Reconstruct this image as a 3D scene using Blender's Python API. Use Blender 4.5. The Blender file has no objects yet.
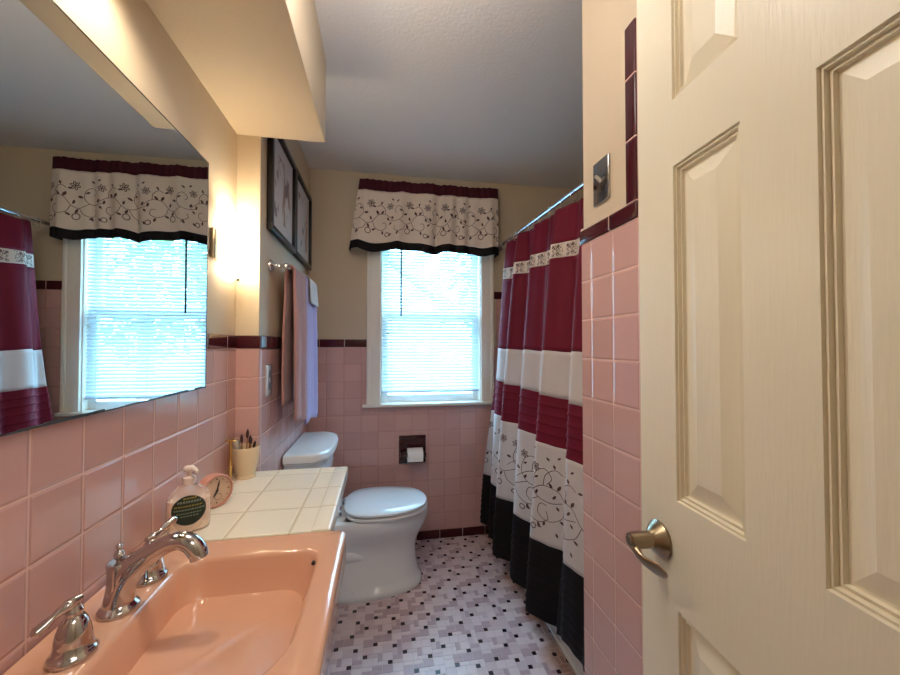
import bpy, bmesh, math, random
from mathutils import Vector, Matrix
R = math.radians
PI = math.pi
scene = bpy.context.scene
COL = scene.collection
rnd = random.Random(7)

# ------------------------------------------------------------------ helpers
def lin(r, g, b):
    f = lambda c: (c/255/12.92) if c/255 <= .04045 else ((c/255+.055)/1.055)**2.4
    return (f(r), f(g), f(b), 1)

class NT:
    def __init__(s, m):
        m.use_nodes = True
        s.t = m.node_tree; s.n = s.t.nodes; s.l = s.t.links
        s.b = s.n.get('Principled BSDF')
    def new(s, k, **kw):
        n = s.n.new(k)
        for a, v in kw.items(): setattr(n, a, v)
        return n
    def put(s, n, i, v):
        if hasattr(v, 'is_output') or isinstance(v, bpy.types.NodeSocket): s.l.new(v, n.inputs[i])
        else: n.inputs[i].default_value = v
    def m(s, op, a, b=None, c=None, clamp=False):
        n = s.new('ShaderNodeMath', operation=op, use_clamp=clamp)
        s.put(n, 0, a)
        if b is not None: s.put(n, 1, b)
        if c is not None: s.put(n, 2, c)
        return n.outputs[0]
    def mix(s, f, a, b):
        n = s.new('ShaderNodeMix', data_type='RGBA')
        s.put(n, 0, f); s.put(n, 6, a); s.put(n, 7, b)
        return n.outputs[2]
    def sstep(s, x, lo, hi):
        n = s.new('ShaderNodeMapRange', interpolation_type='SMOOTHSTEP')
        s.put(n, 0, x); n.inputs[1].default_value = lo; n.inputs[2].default_value = hi
        return n.outputs[0]

def mat(name, col, rough=.5, metal=0, bump=None, spec=.5, coat=0, trans=0, var=None, sss=0, sheen=0, alpha=1, ior=None):
    m = bpy.data.materials.new(name); t = NT(m); b = t.b
    b.inputs['Base Color'].default_value = col
    b.inputs['Roughness'].default_value = rough
    b.inputs['Metallic'].default_value = metal
    b.inputs['Specular IOR Level'].default_value = spec
    b.inputs['Coat Weight'].default_value = coat
    b.inputs['Coat Roughness'].default_value = .08
    b.inputs['Transmission Weight'].default_value = trans
    b.inputs['Sheen Weight'].default_value = sheen
    if ior: b.inputs['IOR'].default_value = ior
    tc = None
    if var or bump: tc = t.new('ShaderNodeTexCoord').outputs['Object']
    if var:                       # (scale, amount): soft wear variation
        n = t.new('ShaderNodeTexNoise'); t.l.new(tc, n.inputs['Vector'])
        n.inputs['Scale'].default_value = var[0]; n.inputs['Detail'].default_value = 4
        dark = tuple(c*(1-var[1]) for c in col[:3])+(1,)
        t.l.new(t.mix(n.outputs['Fac'], dark, col), b.inputs['Base Color'])
    if bump:                      # (scale, height in m, stretch)
        mp = t.new('ShaderNodeMapping'); t.l.new(tc, mp.inputs['Vector'])
        mp.inputs['Scale'].default_value = bump[2] if len(bump) > 2 else (1, 1, 1)
        n = t.new('ShaderNodeTexNoise'); t.l.new(mp.outputs[0], n.inputs['Vector'])
        n.inputs['Scale'].default_value = bump[0]; n.inputs['Detail'].default_value = 3
        bp = t.new('ShaderNodeBump'); bp.inputs['Distance'].default_value = bump[1]
        t.l.new(n.outputs['Fac'], bp.inputs['Height']); t.l.new(bp.outputs[0], b.inputs['Normal'])
    return m

def tile_mat(name, col, axes, off, pitch, grout, gw=.003, rough=.12, jitter=.10, tilt=.0006, col2=None):
    """glazed square tiles laid on a plane of the room, joints at off + k*pitch"""
    m = bpy.data.materials.new(name); t = NT(m); b = t.b
    g = t.new('ShaderNodeNewGeometry')
    sp = t.new('ShaderNodeSeparateXYZ'); t.l.new(g.outputs['Position'], sp.inputs[0])
    ax = {'X': 0, 'Y': 1, 'Z': 2}
    fr, ce, ds = [], [], []
    for i in range(2):
        a = t.m('DIVIDE', t.m('SUBTRACT', sp.outputs[ax[axes[i]]], off[i]), pitch[i])
        f = t.m('FRACT', a); fr.append(f); ce.append(t.m('FLOOR', a))
        ds.append(t.m('MULTIPLY', t.m('MINIMUM', f, t.m('SUBTRACT', 1.0, f)), pitch[i]))
    d = t.m('MINIMUM', ds[0], ds[1])
    mask = t.sstep(d, gw*.35, gw*.65)
    cv = t.new('ShaderNodeCombineXYZ'); t.l.new(ce[0], cv.inputs[0]); t.l.new(ce[1], cv.inputs[1])
    wn = t.new('ShaderNodeTexWhiteNoise', noise_dimensions='3D'); t.l.new(cv.outputs[0], wn.inputs['Vector'])
    ws = t.new('ShaderNodeSeparateColor'); t.l.new(wn.outputs['Color'], ws.inputs[0])
    c2 = col2 or tuple(c*(1-jitter) for c in col[:3])+(1,)
    tc = t.mix(ws.outputs[2], col, c2)
    t.l.new(t.mix(mask, grout, tc), b.inputs['Base Color'])
    rg = t.new('ShaderNodeMapRange'); t.l.new(mask, rg.inputs[0]); rg.inputs[3].default_value = .75; rg.inputs[4].default_value = rough
    t.l.new(rg.outputs[0], b.inputs['Roughness'])
    h = t.m('MULTIPLY', t.sstep(d, gw*.3, gw*.3+.0055), .0016)
    for i in range(2):
        h = t.m('ADD', h, t.m('MULTIPLY', t.m('MULTIPLY', t.m('SUBTRACT', ws.outputs[i], .5), fr[i]), tilt))
    nz = t.new('ShaderNodeTexNoise'); t.l.new(g.outputs['Position'], nz.inputs['Vector']); nz.inputs['Scale'].default_value = 22
    h = t.m('ADD', h, t.m('MULTIPLY', nz.outputs['Fac'], .0005))
    bp = t.new('ShaderNodeBump'); bp.inputs['Distance'].default_value = 1; bp.inputs['Strength'].default_value = .8
    t.l.new(h, bp.inputs['Height']); t.l.new(bp.outputs[0], b.inputs['Normal'])
    return m

ROOTS = {}
def thing(name, label, cat, loc=(0, 0, 0), group=None, rz=0):
    o = bpy.data.objects.new(name, None); COL.objects.link(o)
    o.location = loc; o.rotation_euler = (0, 0, rz); o.empty_display_size = .05
    tag(o, label, cat, group)
    return o
def tag(o, label=None, cat=None, group=None, kind=None):
    if label: o['label'] = label
    if cat: o['category'] = cat
    if group: o['group'] = group
    if kind: o['kind'] = kind
    return o

def wloc(o):
    v = Vector((0, 0, 0))
    while o is not None:
        v += Vector(o.location); o = o.parent
    return v

def obj(name, bm, mats, parent=None, smooth=None, local=False, kind=None, origin=None):
    """link a bmesh (room coordinates, unless local) as ONE mesh object"""
    me = bpy.data.meshes.new(name)
    base = Vector((0, 0, 0)) if (local or parent is None) else wloc(parent)
    if parent is None and origin is not None: base = Vector(origin)
    if base.length: bmesh.ops.translate(bm, verts=bm.verts, vec=-base)
    bmesh.ops.recalc_face_normals(bm, faces=bm.faces)
    bm.to_mesh(me); bm.free()
    for mm in (mats if isinstance(mats, (list, tuple)) else [mats]): me.materials.append(mm)
    o = bpy.data.objects.new(name, me); COL.objects.link(o)
    if parent is not None: o.parent = parent
    elif origin is not None: o.location = origin
    if smooth:
        for p in me.polygons: p.use_smooth = True
        if smooth < 180:
            try: me.set_sharp_from_angle(angle=R(smooth))
            except Exception: pass
    if kind: o['kind'] = kind
    return o
def struct(name, bm, mats, parent=None, smooth=None):
    return obj(name, bm, mats, parent, smooth, kind='structure')

def BM(): return bmesh.new()
def box(bm, lo, hi, bev=0, seg=2, mi=0):
    vs = [bm.verts.new((x, y, z)) for x in (lo[0], hi[0]) for y in (lo[1], hi[1]) for z in (lo[2], hi[2])]
    q = [(0, 1, 3, 2), (4, 6, 7, 5), (0, 4, 5, 1), (2, 3, 7, 6), (0, 2, 6, 4), (1, 5, 7, 3)]
    fs = [bm.faces.new([vs[i] for i in f]) for f in q]
    for f in fs: f.material_index = mi
    if bev:
        es = list({e for f in fs for e in f.edges})
        r = bmesh.ops.bevel(bm, geom=es, offset=bev, segments=seg, affect='EDGES', profile=.5)
        for f in r['faces']: f.material_index = mi
    return bm
def loft(bm, rings, caps=(True, True), closed=True, mi=0):
    vr = [[bm.verts.new(p) for p in r] for r in rings]
    n = len(vr[0])
    for a, b in zip(vr, vr[1:]):
        for i in range(n if closed else n-1):
            j = (i+1) % n
            f = bm.faces.new((a[i], a[j], b[j], b[i])); f.material_index = mi
    if closed and caps[0]: bm.faces.new(vr[0][::-1]).material_index = mi
    if closed and caps[1]: bm.faces.new(vr[-1]).material_index = mi
    return vr
def lathe(bm, prof, c=(0, 0, 0), axis='Z', seg=32, caps=(True, True), mi=0):
    rings = []
    for r, h in prof:
        ring = []
        for k in range(seg):
            a = 2*PI*k/seg; x, y = r*math.cos(a), r*math.sin(a)
            p = {'Z': (x, y, h), 'Y': (x, h, y), 'X': (h, x, y)}[axis]
            ring.append((c[0]+p[0], c[1]+p[1], c[2]+p[2]))
        rings.append(ring)
    loft(bm, rings, caps, mi=mi); return bm
def tube(bm, pts, rad, seg=14, caps=True, flat=None, mi=0):
    pts = [Vector(p) for p in pts]; n = len(pts)
    rad = rad if isinstance(rad, (list, tuple)) else [rad]*n
    up = None; rings = []
    for i, p in enumerate(pts):
        t = (pts[min(i+1, n-1)]-pts[max(i-1, 0)]).normalized()
        if up is None:
            up = Vector((0, 0, 1)) if abs(t.z) < .9 else Vector((1, 0, 0))
        u = (up - t*up.dot(t)).normalized(); w = t.cross(u); up = u
        rr = rad[i] if isinstance(rad[i], (list, tuple)) else (rad[i], rad[i])
        rings.append([p+u*rr[0]*math.cos(2*PI*k/seg)+w*rr[1]*math.sin(2*PI*k/seg) for k in range(seg)])
    loft(bm, rings, (caps, caps), mi=mi); return bm
def spline(pts, n=8):
    pts = [Vector(p) for p in pts]; out = []
    P = [pts[0]*2-pts[1]] + pts + [pts[-1]*2-pts[-2]]
    for i in range(1, len(P)-2):
        for k in range(n):
            t = k/n; a, b, c, d = P[i-1:i+3]
            out.append(.5*((2*b)+(c-a)*t+(2*a-5*b+4*c-d)*t*t+(3*b-a-3*c+d)*t**3))
    out.append(pts[-1]); return out
def lerp_list(v, n=8):
    out = []
    for a, b in zip(v, v[1:]):
        for k in range(n):
            t = k/n
            if isinstance(a, (list, tuple)): out.append(tuple(x+(y-x)*t for x, y in zip(a, b)))
            else: out.append(a+(b-a)*t)
    out.append(v[-1]); return out
def rrect(x0, x1, y0, y1, rr, z, ns=10, na=8):
    """rounded rectangle, radii rr = (x1y1, x0y1, x0y0, x1y0), always the same number of points"""
    if not isinstance(rr, (list, tuple)): rr = [rr]*4
    cs = [(x1-rr[0], y1-rr[0], rr[0], 0), (x0+rr[1], y1-rr[1], rr[1], 90), (x0+rr[2], y0+rr[2], rr[2], 180), (x1-rr[3], y0+rr[3], rr[3], 270)]
    out = []
    for i, (cx, cy, r, a0) in enumerate(cs):
        for k in range(na+1):
            a = R(a0+90*k/na); out.append((cx+r*math.cos(a), cy+r*math.sin(a), z))
        nx = cs[(i+1) % 4]; a = R(nx[3]); q = (nx[0]+nx[2]*math.cos(a), nx[1]+nx[2]*math.sin(a))
        p = out[-1]
        for k in range(1, ns): out.append((p[0]+(q[0]-p[0])*k/ns, p[1]+(q[1]-p[1])*k/ns, z))
    return out

# ------------------------------------------------------------------ dimensions (metres; x right, y into the room, z up)
XL, XA, YP, YB = -.539, -.455, 1.545, 2.53       # mirror wall, wall behind toilet, step of the wall, window wall
XS, YS = .577, 1.03                              # tiled wall on the right and its end
ZC = 2.415
ZT0, ZT1 = 1.271, 1.321                          # dark border tile on the left and back walls
TX = .757                                        # outer face of the tub
YN = .09                                         # inner face of the door wall

# ------------------------------------------------------------------ materials
PINK = lin(210, 168, 162); GROUT = lin(222, 186, 176)
M = {}
M['paint'] = mat('paint_beige', lin(204, 187, 162), .62, bump=(140, .0006), spec=.3)
M['ceil'] = mat('ceiling_white', lin(226, 223, 221), .8, bump=(90, .0012), spec=.2)
M['t_left'] = tile_mat('tile_pink_left', PINK, 'YZ', (.701, ZT0), (.1095, .1106), GROUT)
M['t_alc'] = tile_mat('tile_pink_alcove', PINK, 'YZ', (YP+.02, ZT0), (.1095, .1106), GROUT)
M['t_back'] = tile_mat('tile_pink_back', PINK, 'XZ', (.304, ZT0), (.109, .1106), lin(186, 140, 134))
M['t_pil'] = tile_mat('tile_pink_return', PINK, 'XZ', (XA-.001, ZT0), (.12, .1106), GROUT)
M['t_stub'] = tile_mat('tile_pink_right', PINK, 'YZ', (.876, 1.578), (.1, .1106), GROUT)
MAROON = lin(74, 24, 34)
M['b_y'] = tile_mat('border_maroon_y', MAROON, 'YZ', (.99, -5), (.155, 20), GROUT, jitter=.2)
M['b_x'] = tile_mat('border_maroon_x', MAROON, 'XZ', (-.237, -5), (.155, 20), GROUT, jitter=.2)
M['b_s'] = tile_mat('border_maroon_stub', MAROON, 'YZ', (.885, 1.6195), (.155, .149), GROUT, jitter=.2)
M['white'] = mat('porcelain_white', lin(226, 226, 226), .1, coat=.3)
M['salmon'] = mat('porcelain_salmon', lin(218, 168, 140), .12, coat=.4)
M['salmon_tile'] = M['salmon']
M['cream_t'] = tile_mat('counter_tile_cream', lin(240, 232, 212), 'XY', (-.23, 1.178), (.152, .154), lin(196, 180, 146), gw=.004, rough=.18, jitter=.06)
M['cream_e'] = mat('counter_edge_tile', lin(236, 228, 206), .18)
M['chrome'] = mat('chrome', (.72, .72, .74, 1), .07, 1)
M['faucet'] = mat('faucet_chrome', (.56, .54, .54, 1), .08, 1)
M['nickel'] = mat('satin_nickel', lin(158, 142, 120), .28, 1)
M['brass'] = mat('brass', lin(214, 172, 104), .22, 1)
M['trimw'] = mat('casing_paint', lin(234, 228, 216), .4, bump=(60, .0003))
M['sash'] = mat('sash_white', lin(232, 236, 238), .35)
M['door'] = mat('door_paint', lin(236, 228, 206), .36, bump=(70, .00045, (3, 3, .3)))
M['black'] = mat('black_frame', lin(24, 20, 20), .35)
M['dark_t'] = mat('maroon_ceramic', lin(58, 18, 26), .1, coat=.4)
M['paper'] = mat('tissue_paper', lin(236, 234, 230), .9, bump=(200, .0004))
M['dark'] = mat('dark_rubber', lin(20, 18, 20), .5)
fab = (420, .0007)
M['burg'] = mat('fabric_burgundy', lin(112, 12, 42), .6, bump=fab, sheen=.04, spec=.25, var=(9, .15))
M['burgv'] = mat('fabric_dark_burgundy', lin(66, 12, 28), .7, bump=fab, sheen=.04, spec=.25)
M['cloth'] = mat('fabric_white', lin(208, 200, 198), .75, bump=fab, var=(14, .08))
M['cream'] = mat('fabric_cream', lin(228, 214, 200), .8, bump=fab, var=(14, .08))
M['blackf'] = mat('fabric_black', lin(22, 17, 19), .7, bump=fab, spec=.2)
M['thread'] = mat('thread_brown', lin(86, 64, 60), .7)
M['thread2'] = mat('thread_grey_plum', lin(112, 94, 96), .7)
terry = (520, .0035)
M['tw_pink'] = mat('terry_dusty_pink', lin(186, 128, 126), .95, bump=terry, sheen=.5)
M['tw_lav'] = mat('terry_lavender', lin(176, 158, 206), .95, bump=terry, sheen=.5)
M['tw_white'] = mat('terry_offwhite', lin(216, 206, 200), .95, bump=terry, sheen=.5)

def translucent(name, col, f, rough=.6):
    m = bpy.data.materials.new(name); t = NT(m)
    t.b.inputs['Base Color'].default_value = col; t.b.inputs['Roughness'].default_value = rough
    tr = t.new('ShaderNodeBsdfTranslucent'); tr.inputs[0].default_value = col
    mx = t.new('ShaderNodeMixShader'); mx.inputs[0].default_value = f
    t.l.new(t.b.outputs[0], mx.inputs[1]); t.l.new(tr.outputs[0], mx.inputs[2])
    t.l.new(mx.outputs[0], t.n['Material Output'].inputs['Surface'])
    return m
def clear_mat(name, col, f):
    m = bpy.data.materials.new(name); t = NT(m)
    t.b.inputs['Base Color'].default_value = col; t.b.inputs['Roughness'].default_value = .08
    tr = t.new('ShaderNodeBsdfTransparent'); mx = t.new('ShaderNodeMixShader'); mx.inputs[0].default_value = f
    t.l.new(tr.outputs[0], mx.inputs[1]); t.l.new(t.b.outputs[0], mx.inputs[2]); t.l.new(mx.outputs[0], t.n['Material Output'].inputs['Surface'])
    return m
M['glass'] = clear_mat('window_glass', (1, 1, 1, 1), .04)
M['slat'] = translucent('blind_slat_white', lin(220, 232, 242), .16)

def emit(name, col, s):
    m = bpy.data.materials.new(name); t = NT(m)
    t.b.inputs['Base Color'].default_value = (.9, .88, .82, 1)
    t.b.inputs['Emission Color'].default_value = col; t.b.inputs['Emission Strength'].default_value = s
    return m

# ------------------------------------------------------------------ camera
cam = bpy.data.objects.new('camera', bpy.data.cameras.new('camera')); COL.objects.link(cam)
cam.location = (0, 0, 1.285); cam.rotation_euler = (R(90+1.13), 0, R(-10.15))
cam.data.sensor_width = 36; cam.data.lens = 36*380/900; cam.data.clip_start = .01
scene.camera = cam

# ------------------------------------------------------------------ floor: mosaic sheets of an 8 x 8 cell pattern
def mosaic():
    dots = {(0, 0), (4, 7), (6, 5), (3, 3)}
    best = None
    for seed in range(60):
        r = random.Random(seed); occ = {d: 0 for d in dots}; rects = [(d[0], d[1], 1, 1, 3) for d in dots]
        cells = [(i, j) for i in range(8) for j in range(8)]; r.shuffle(cells)
        for shapes in (((2, 2),), ((2, 1), (1, 2))):
            for (i, j) in cells:
                sh = list(shapes); r.shuffle(sh)
                if shapes[0] == (2, 2) and r.random() < .45: continue
                for (w, h) in sh:
                    cs = [((i+a) % 8, (j+b) % 8) for a in range(w) for b in range(h)]
                    if all(c not in occ for c in cs):
                        for c in cs: occ[c] = 1
                        rects.append((i, j, w, h, r.choice([0, 0, 0, 1, 1, 2]))); break
        left = [c for c in cells if c not in occ]
        for c in left: rects.append((c[0], c[1], 1, 1, r.choice([0, 1, 2])))
        if best is None or len(left) < best[0]: best = (len(left), rects)
    return best[1]
def build_floor():
    c = .0204; ox, oy = .303-c/2, 1.851-c/2; g = .0009
    V, F, MI = [], [], []
    def quad(x0, x1, y0, y1, z, mi):
        b = len(V); V.extend([(x0, y0, z), (x1, y0, z), (x1, y1, z), (x0, y1, z)]); F.append((b, b+1, b+2, b+3)); MI.append(mi)
    x0, x1, y0, y1 = -.47, TX+.03, .0, YB+.01
    quad(x0-.12, 1.6, -.05, y1+.1, -.0012, 4)
    r = rnd
    for bi in range(-6, 5):
        for bj in range(-13, 6):
            for (i, j, w, h, k) in PATT:
                ax, ay = ox+(bi*8+i)*c, oy+(bj*8+j)*c; bx, by = ax+w*c, ay+h*c
                if bx < x0 or ax > x1 or by < y0 or ay > y1: continue
                b = len(V); ax += g; ay += g; bx -= g; by -= g; e = .0008
                if k < 3 and r.random() < .25: k = r.choice([0, 0, 1, 2])
                V.extend([(ax, ay, -.001), (bx, ay, -.001), (bx, by, -.001), (ax, by, -.001),
                          (ax+e, ay+e, 0), (bx-e, ay+e, 0), (bx-e, by-e, 0), (ax+e, by-e, 0)])
                F.extend([(b+4, b+5, b+6, b+7), (b, b+1, b+5, b+4), (b+1, b+2, b+6, b+5), (b+2, b+3, b+7, b+6), (b+3, b, b+4, b+7)])
                MI.extend([k]*5)
    me = bpy.data.meshes.new('floor'); me.from_pydata(V, [], F); me.polygons.foreach_set('material_index', MI)
    def fm(n, col):
        m = mat(n, col, .28, spec=.5); t = NT(m)     # brown patch with a noisy edge beside the tub
        gpos = t.new('ShaderNodeNewGeometry').outputs['Position']
        nz = t.new('ShaderNodeTexNoise'); t.l.new(gpos, nz.inputs['Vector']); nz.inputs['Scale'].default_value = 9
        sp = t.new('ShaderNodeSeparateXYZ'); t.l.new(gpos, sp.inputs[0])
        a = t.m('ADD', sp.outputs[0], t.m('MULTIPLY', t.m('SUBTRACT', nz.outputs['Fac'], .5), .16))
        f = t.m('MULTIPLY', t.sstep(a, .655, .72), .75)
        t.l.new(t.mix(f, col, lin(150, 112, 88)), t.b.inputs['Base Color'])
        return m
    for mm in (fm('mosaic_pale', lin(218, 198, 198)), fm('mosaic_mid', lin(206, 182, 184)), fm('mosaic_mauve', lin(182, 154, 158)),
               mat('mosaic_dark', lin(52, 20, 30), .2), mat('mosaic_grout', lin(206, 190, 192), .8)): me.materials.append(mm)
    o = bpy.data.objects.new('floor', me); COL.objects.link(o); o['kind'] = 'structure'
PATT = mosaic(); build_floor()

# ------------------------------------------------------------------ room shell
T = .12
b = BM(); box(b, (XL-T, -.01, -.05), (XL, YP+.03, ZT0+.002), mi=1); box(b, (XL-T, -.01, ZT0+.002), (XL-.005, YP+.03, ZC+.1), mi=0)
struct('wall_left', b, [M['paint'], M['t_left']])
# the wall steps out beside the toilet: front face of the step, then the long face
b = BM(); box(b, (XL-T, YP, -.05), (XA-.003, YP+.03, ZT0), mi=2); box(b, (XL-T, YP+.004, ZT0), (XA-.006, YP+.03, ZC+.1), mi=0)
box(b, (XL-T, YP+.012, -.05), (XA, YB+T, ZT0), .006, mi=1); box(b, (XL-T, YP+.0045, ZT0), (XA-.005, YB+T, ZC+.1), .003, mi=0)
struct('wall_left_alcove', b, [M['paint'], M['t_alc'], M['t_pil']])
# window wall with its opening
WX0, WX1, WZ0, WZ1 = -.014, .672, .901, 2.06
b = BM()
def wallbits(x0, x1, z0, z1, y, mi):
    box(b, (x0, y, z0), (x1, YB+T, z1), mi=mi)
wallbits(XA-.01, WX0, -.05, ZT0, YB, 1); wallbits(WX1, TX+.02, -.05, ZT0, YB, 1); wallbits(WX0, WX1, -.05, WZ0, YB, 1)
wallbits(TX+.02, 1.6, -.05, 1.603, YB, 1); wallbits(WX1, TX+.02, ZT0, 1.603, YB+.001, 0)
wallbits(XA-.01, WX0, ZT0, ZC+.1, YB+.005, 0); wallbits(WX1, 1.6, 1.603, ZC+.1, YB+.005, 0); wallbits(WX0, WX1, WZ1, ZC+.1, YB+.005, 0)
struct('wall_back', b, [M['paint'], M['t_back']])
# right wall: tiled low, taller tile towards the door, painted panel above
b = BM()
box(b, (XS, YN, -.05), (XS+.13, YS, 1.580), .004, mi=1)
box(b, (XS+.005, .815, 1.580), (XS+.125, YS-.004, ZC+.1), .004, mi=0)
box(b, (XS, YN, 1.580), (XS+.13, .785, 2.045), mi=1)
box(b, (XS+.005, YN, 2.045), (XS+.125, .82, ZC+.1), mi=0)
box(b, (XS+.005, .78, 1.58), (XS+.125, .82, 2.05), mi=0)
struct('wall_right', b, [M['paint'], M['t_stub']])
# tub alcove end walls
b = BM(); box(b, (1.5, YS-.06, -.05), (1.6, YB+.02, 1.603), mi=1); box(b, (1.505, YS-.06, 1.603), (1.6, YB+.02, ZC+.1), mi=0)
struct('wall_right_tub', b, [M['paint'], M['t_alc']])
b = BM(); box(b, (XS+.125, YS-.1, -.05), (1.52, YS-.001, ZC+.1), mi=0)
struct('wall_front_tub', b, [M['paint']])
# door wall, opening behind the camera, hall beyond
DX0, DX1, DZ = -.33, .478, 2.06
b = BM()
box(b, (XL-T, YN-.1, -.05), (DX0, YN, ZC+.1)); box(b, (DX1, YN-.1, -.05), (XS+.13, YN, ZC+.1)); box(b, (DX0, YN-.1, DZ), (DX1, YN, ZC+.1))
struct('wall_front', b, M['paint'])
b = BM()
for x0, x1 in ((DX0, DX0+.012), (DX1-.012, DX1)): box(b, (x0, YN-.105, 0), (x1, YN+.003, DZ), .002)
box(b, (DX0, YN-.105, DZ-.012), (DX1, YN+.003, DZ), .002)
struct('trim_door_jamb', b, M['trimw'])
b = BM()
box(b, (-1.4, -1.7, -.05), (-1.3, YN-.1, 2.5)); box(b, (1.3, -1.7, -.05), (1.4, YN-.1, 2.5)); box(b, (-1.4, -1.8, -.05), (1.4, -1.7, 2.5))
box(b, (-1.4, YN-.1, -.05), (XL-T+.01, YN, 2.5)); box(b, (XS+.1, YN-.1, -.05), (1.4, YN, 2.5))
struct('wall_hall', b, M['paint'])
b = BM(); box(b, (-1.4, -1.8, -.06), (1.4, -.0505, -.0005)); struct('floor_hall', b, mat('hall_carpet', lin(150, 134, 112), .95, bump=(300, .004)))
b = BM(); box(b, (-1.4, -1.8, ZC), (1.6, YB+T, ZC+.1)); struct('ceiling', b, M['ceil'])
SX, SZ = -.223, 2.085
b = BM(); box(b, (XL-.05, .0, SZ), (SX, YP+.008, ZC+.05), .003); struct('ceiling_soffit', b, M['paint'])

# maroon border tiles
b = BM(); box(b, (XL-.02, YN, ZT0+.001), (XL+.004, YP, ZT1), .004, 3); struct('trim_border_left', b, M['b_y'], smooth=40)
b = BM(); box(b, (XL, YP-.004, ZT0+.001), (XA+.002, YP+.02, ZT1), .004, 3); box(b, (XA-.02, YP+.003, ZT0+.001), (XA+.004, YB, ZT1), .004, 3, mi=1)
struct('trim_border_alcove', b, [M['b_x'], M['b_y']], smooth=40)
b = BM(); box(b, (XA, YB-.004, ZT0+.001), (-.098, YB+.02, ZT1), .004, 3); box(b, (TX, YB-.004, 1.604), (1.5, YB+.02, 1.654), .004, 3)
struct('trim_border_back', b, M['b_x'], smooth=40)
b = BM(); box(b, (XS-.004, .776, 1.579), (XS+.02, YS+.002, 1.619), .004, 3); box(b, (XS-.004, .776, 1.6185), (XS+.02, .816, 2.046), .004, 3)
struct('trim_border_right', b, M['b_s'], smooth=40)
b = BM(); box(b, (XA, YB-.007, 0), (TX, YB+.02, .054), .004, 3); struct('baseboard_back', b, M['b_x'], smooth=40)
b = BM(); box(b, (XA-.02, YP+.01, 0), (XA+.007, YB-.007, .054), .004, 3); struct('baseboard_left', b, M['b_y'], smooth=40)
b = BM(); box(b, (XS-.007, YN, 0), (XS+.02, YS+.004, .054), .004, 3); struct('baseboard_right', b, M['b_y'], smooth=40)

# ------------------------------------------------------------------ window
win = bpy.data.objects.new('window_1', None); COL.objects.link(win); win.location = (.33, YB, WZ0); win['kind'] = 'structure'
b = BM()
for x0, x1 in ((-.097, WX0+.006), (WX1-.006, .755)):
    box(b, (x0, YB-.018, .901), (x1, YB+.01, 2.03), .004)
    xo = x0 if x0 < 0 else x1-.022
    box(b, (xo, YB-.026, .901), (xo+.022, YB-.01, 2.05), .005)
box(b, (-.097, YB-.018, 2.03), (.755, YB+.01, 2.12), .004)
struct('casing', b, M['trimw'], win, smooth=40)
b = BM(); box(b, (-.122, YB-.045, .883), (.766, YB+.09, .902), .006, 3); struct('sill', b, M['trimw'], win, smooth=40)
b = BM()   # reveal boards
for x0, x1 in ((WX0, WX0+.012), (WX1-.012, WX1)): box(b, (x0, YB+.0, .902), (x1, YB+T, WZ1))
box(b, (WX0, YB, WZ1-.02), (WX1, YB+T, WZ1)); struct('reveal', b, M['trimw'], win)
def sash(z0, z1, y):
    b = BM(); x0, x1, w = WX0+.012, WX1-.012, .042
    box(b, (x0, y, z0), (x0+w, y+.03, z1), .004); box(b, (x1-w, y, z0), (x1, y+.03, z1), .004)
    box(b, (x0+w, y, z0), (x1-w, y+.03, z0+.05), .004); box(b, (x0+w, y, z1-.04), (x1-w, y+.03, z1), .004)
    s = struct('sash', b, M['sash'], win, smooth=40)
    g = BM(); box(g, (x0+w-.004, y+.012, z0+.046), (x1-w+.004, y+.016, z1-.036)); struct('pane', g, M['glass'], s)
sash(.902, 1.50, YB+.045); sash(1.46, 2.04, YB+.080)
# mini blind inside the frame
bl = thing('window_blind', 'white horizontal slat mini blind lowered over the bright window', 'blind', (.33, YB+.025, .965))
b = BM(); BX0, BX1 = WX0+.016, WX1-.016
n = 0; z = .99
tilt = R(49)
while z < 1.99:
    hw = .0125; cy = YB+.022
    pts = []
    for k in range(5):
        t = -1+k/2; cam_ = .0016*(1-t*t)
        pts.append((t*hw*math.cos(tilt)-math.sin(tilt)*cam_, t*hw*math.sin(tilt)+math.cos(tilt)*cam_))
    loft(b, [[(x, cy+p[0], z+p[1]) for p in pts] for x in (BX0, BX1)], closed=False)
    z += .0208
obj('slats', b, M['slat'], bl, smooth=60)
b = BM(); box(b, (BX0, YB+.008, .968), (BX1, YB+.036, .981), .003); obj('bottom_rail', b, M['slat'], bl)
b = BM(); box(b, (BX0, YB+.004, 2.0), (BX1, YB+.042, 2.035), .002); obj('headrail', b, M['slat'], bl)
b = BM(); tube(b, [(.125, YB+.0, 2.0), (.124, YB-.002, 1.75), (.124, YB-.002, 1.475)], .0058, 8); obj('tilt_wand', b, mat('wand_grey', lin(70, 78, 82), .4), bl, smooth=60)
b = BM()
for x in (.06, .33, .60): tube(b, [(x, YB+.0085, .975), (x, YB+.0085, 2.0)], .0008, 6)
obj('ladder_cord', b, M['slat'], bl)

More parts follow.
